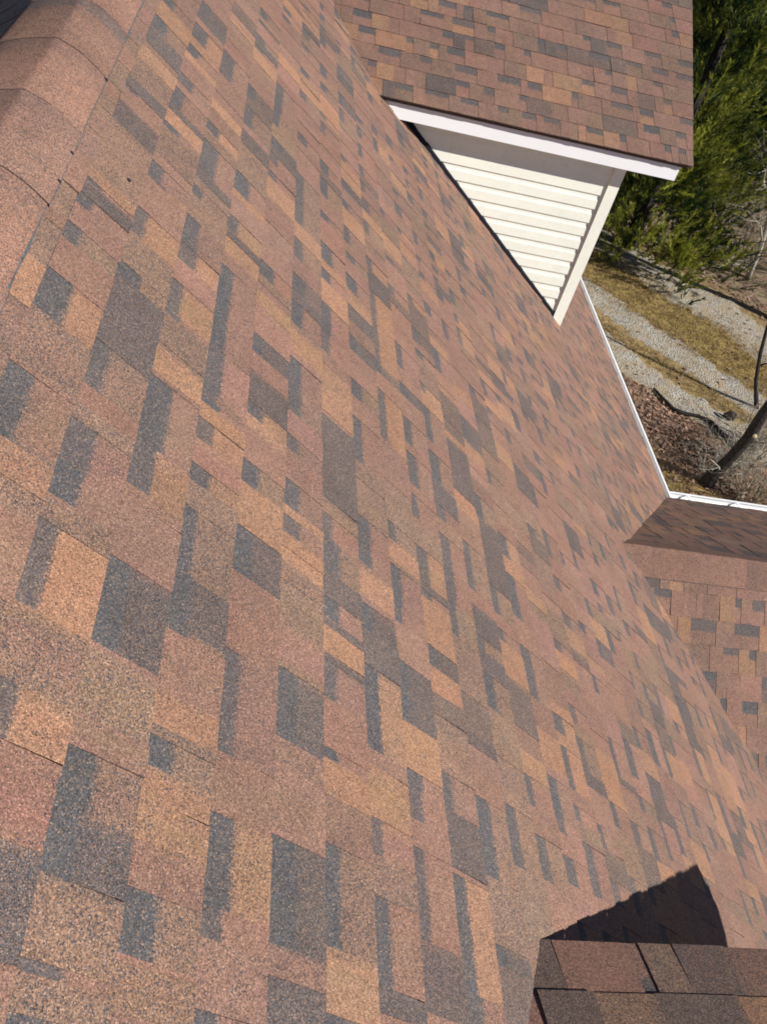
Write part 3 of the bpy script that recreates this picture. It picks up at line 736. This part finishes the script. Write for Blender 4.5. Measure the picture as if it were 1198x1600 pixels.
SG = 'leafless shrubs in the undergrowth'
def shrub(loc, seed, h, n, label, mat=None):
    r = random.Random(seed); m = MB()
    for i in range(n):
        a = r.uniform(0, 6.283); sp = r.uniform(.1, .9)
        grow(m, (math.cos(a) * .2 * r.random(), math.sin(a) * .2 * r.random(), -.03), (math.cos(a) * sp, math.sin(a) * sp, 1), h * r.uniform(.6, 1.1), .019, 2, r, 5, .2, (3, 6))
    o = m.build('leafless_shrub', mat or M_TWIG); o.location = loc
    return tag(o, label, 'shrub', SG)
shrub((11.55, 19.0, 0), 1, 1.3, 15, 'leafless brown shrub right behind the pale bare tree')
shrub((12.3, 20.4, 0), 2, 1.6, 15, 'leafless brown shrub in the middle of the brush at the right edge')
shrub((11.4, 21.2, 0), 3, 1.5, 15, 'leafless brown shrub tucked under the bushy yellow green evergreen')
shrub((13.3, 22.4, 0), 4, 1.8, 15, 'leafless brown shrub highest up in the brush at the right edge')
shrub((12.2, 17.6, 0), 5, 0.9, 7, 'low leafless brown shrub at the edge of the far gravel strip')

shrub((8.45, 10.7, 0), 6, 1.1, 16, 'pale twiggy leafless shrub growing behind the dark crooked trunk', M_BARK_L)
shrub((7.85, 10.45, 0), 7, .6, 9, 'small pale leafless shrub at the foot of the dark crooked trunk', M_BARK_L)
shrub((8.95, 11.4, 0), 8, .8, 12, 'brown tangled leafless shrub beside the dark shadow clump')
shrub((8.15, 9.9, 0), 9, .8, 12, 'brown tangled leafless shrub closest to the white gutter of the wing')
shrub((12.4, 18.5, 0), 10, 1.5, 15, 'leafless brown shrub standing right of the pale bare tree')

# ------------------------------------------------------------------ sky, sun, camera
w = bpy.data.worlds.new('World'); scene.world = w; w.use_nodes = True; nt = w.node_tree
bg = nt.nodes['Background']; sky = nt.nodes.new('ShaderNodeTexSky'); sky.sky_type = 'NISHITA'; sky.sun_disc = False
el = math.asin(SUN.z); sky.sun_elevation = el; sky.sun_rotation = math.atan2(SUN.x, SUN.y)
nt.links.new(sky.outputs[0], bg.inputs[0]); bg.inputs[1].default_value = 0.062; sky.altitude = 2500; sky.air_density = 0.8; sky.dust_density = 0.2; sky.ozone_density = 3.0
sl = bpy.data.lights.new('sun', 'SUN'); sl.energy = 5.0; sl.angle = math.radians(0.5); sl.color = (1.0, 0.95, 0.89)
so = bpy.data.objects.new('sun', sl); COL.objects.link(so); so.rotation_euler = SUN.to_track_quat('Z', 'Y').to_euler()
so.location = (20, -12, 30)

cam = bpy.data.cameras.new('camera'); co = bpy.data.objects.new('camera', cam); COL.objects.link(co)
CAMR = [[0.97131, 0.131414, 0.198212], [-0.052624, -0.694033, 0.718018], [0.231923, -0.707848, -0.667205]]
right = Vector((CAMR[0][0], CAMR[1][0], CAMR[2][0])); down = Vector((CAMR[0][1], CAMR[1][1], CAMR[2][1])); fwd = Vector((CAMR[0][2], CAMR[1][2], CAMR[2][2]))
M = Matrix((( right.x, -down.x, -fwd.x, 0), (right.y, -down.y, -fwd.y, 0), (right.z, -down.z, -fwd.z, H), (0, 0, 0, 1)))
co.matrix_world = M
cam.sensor_fit = 'VERTICAL'; cam.sensor_height = 24.0; cam.lens = 24.0 * 1420.9 / 1600.0
cam.clip_start = 0.02; cam.clip_end = 1500
scene.camera = co
scene.view_settings.view_transform = 'Standard'; scene.view_settings.look = 'None'
scene.view_settings.exposure = 0.48; scene.view_settings.gamma = 1.0
scene.cycles.max_bounces = 6
scene.cycles.filter_width = 1.8
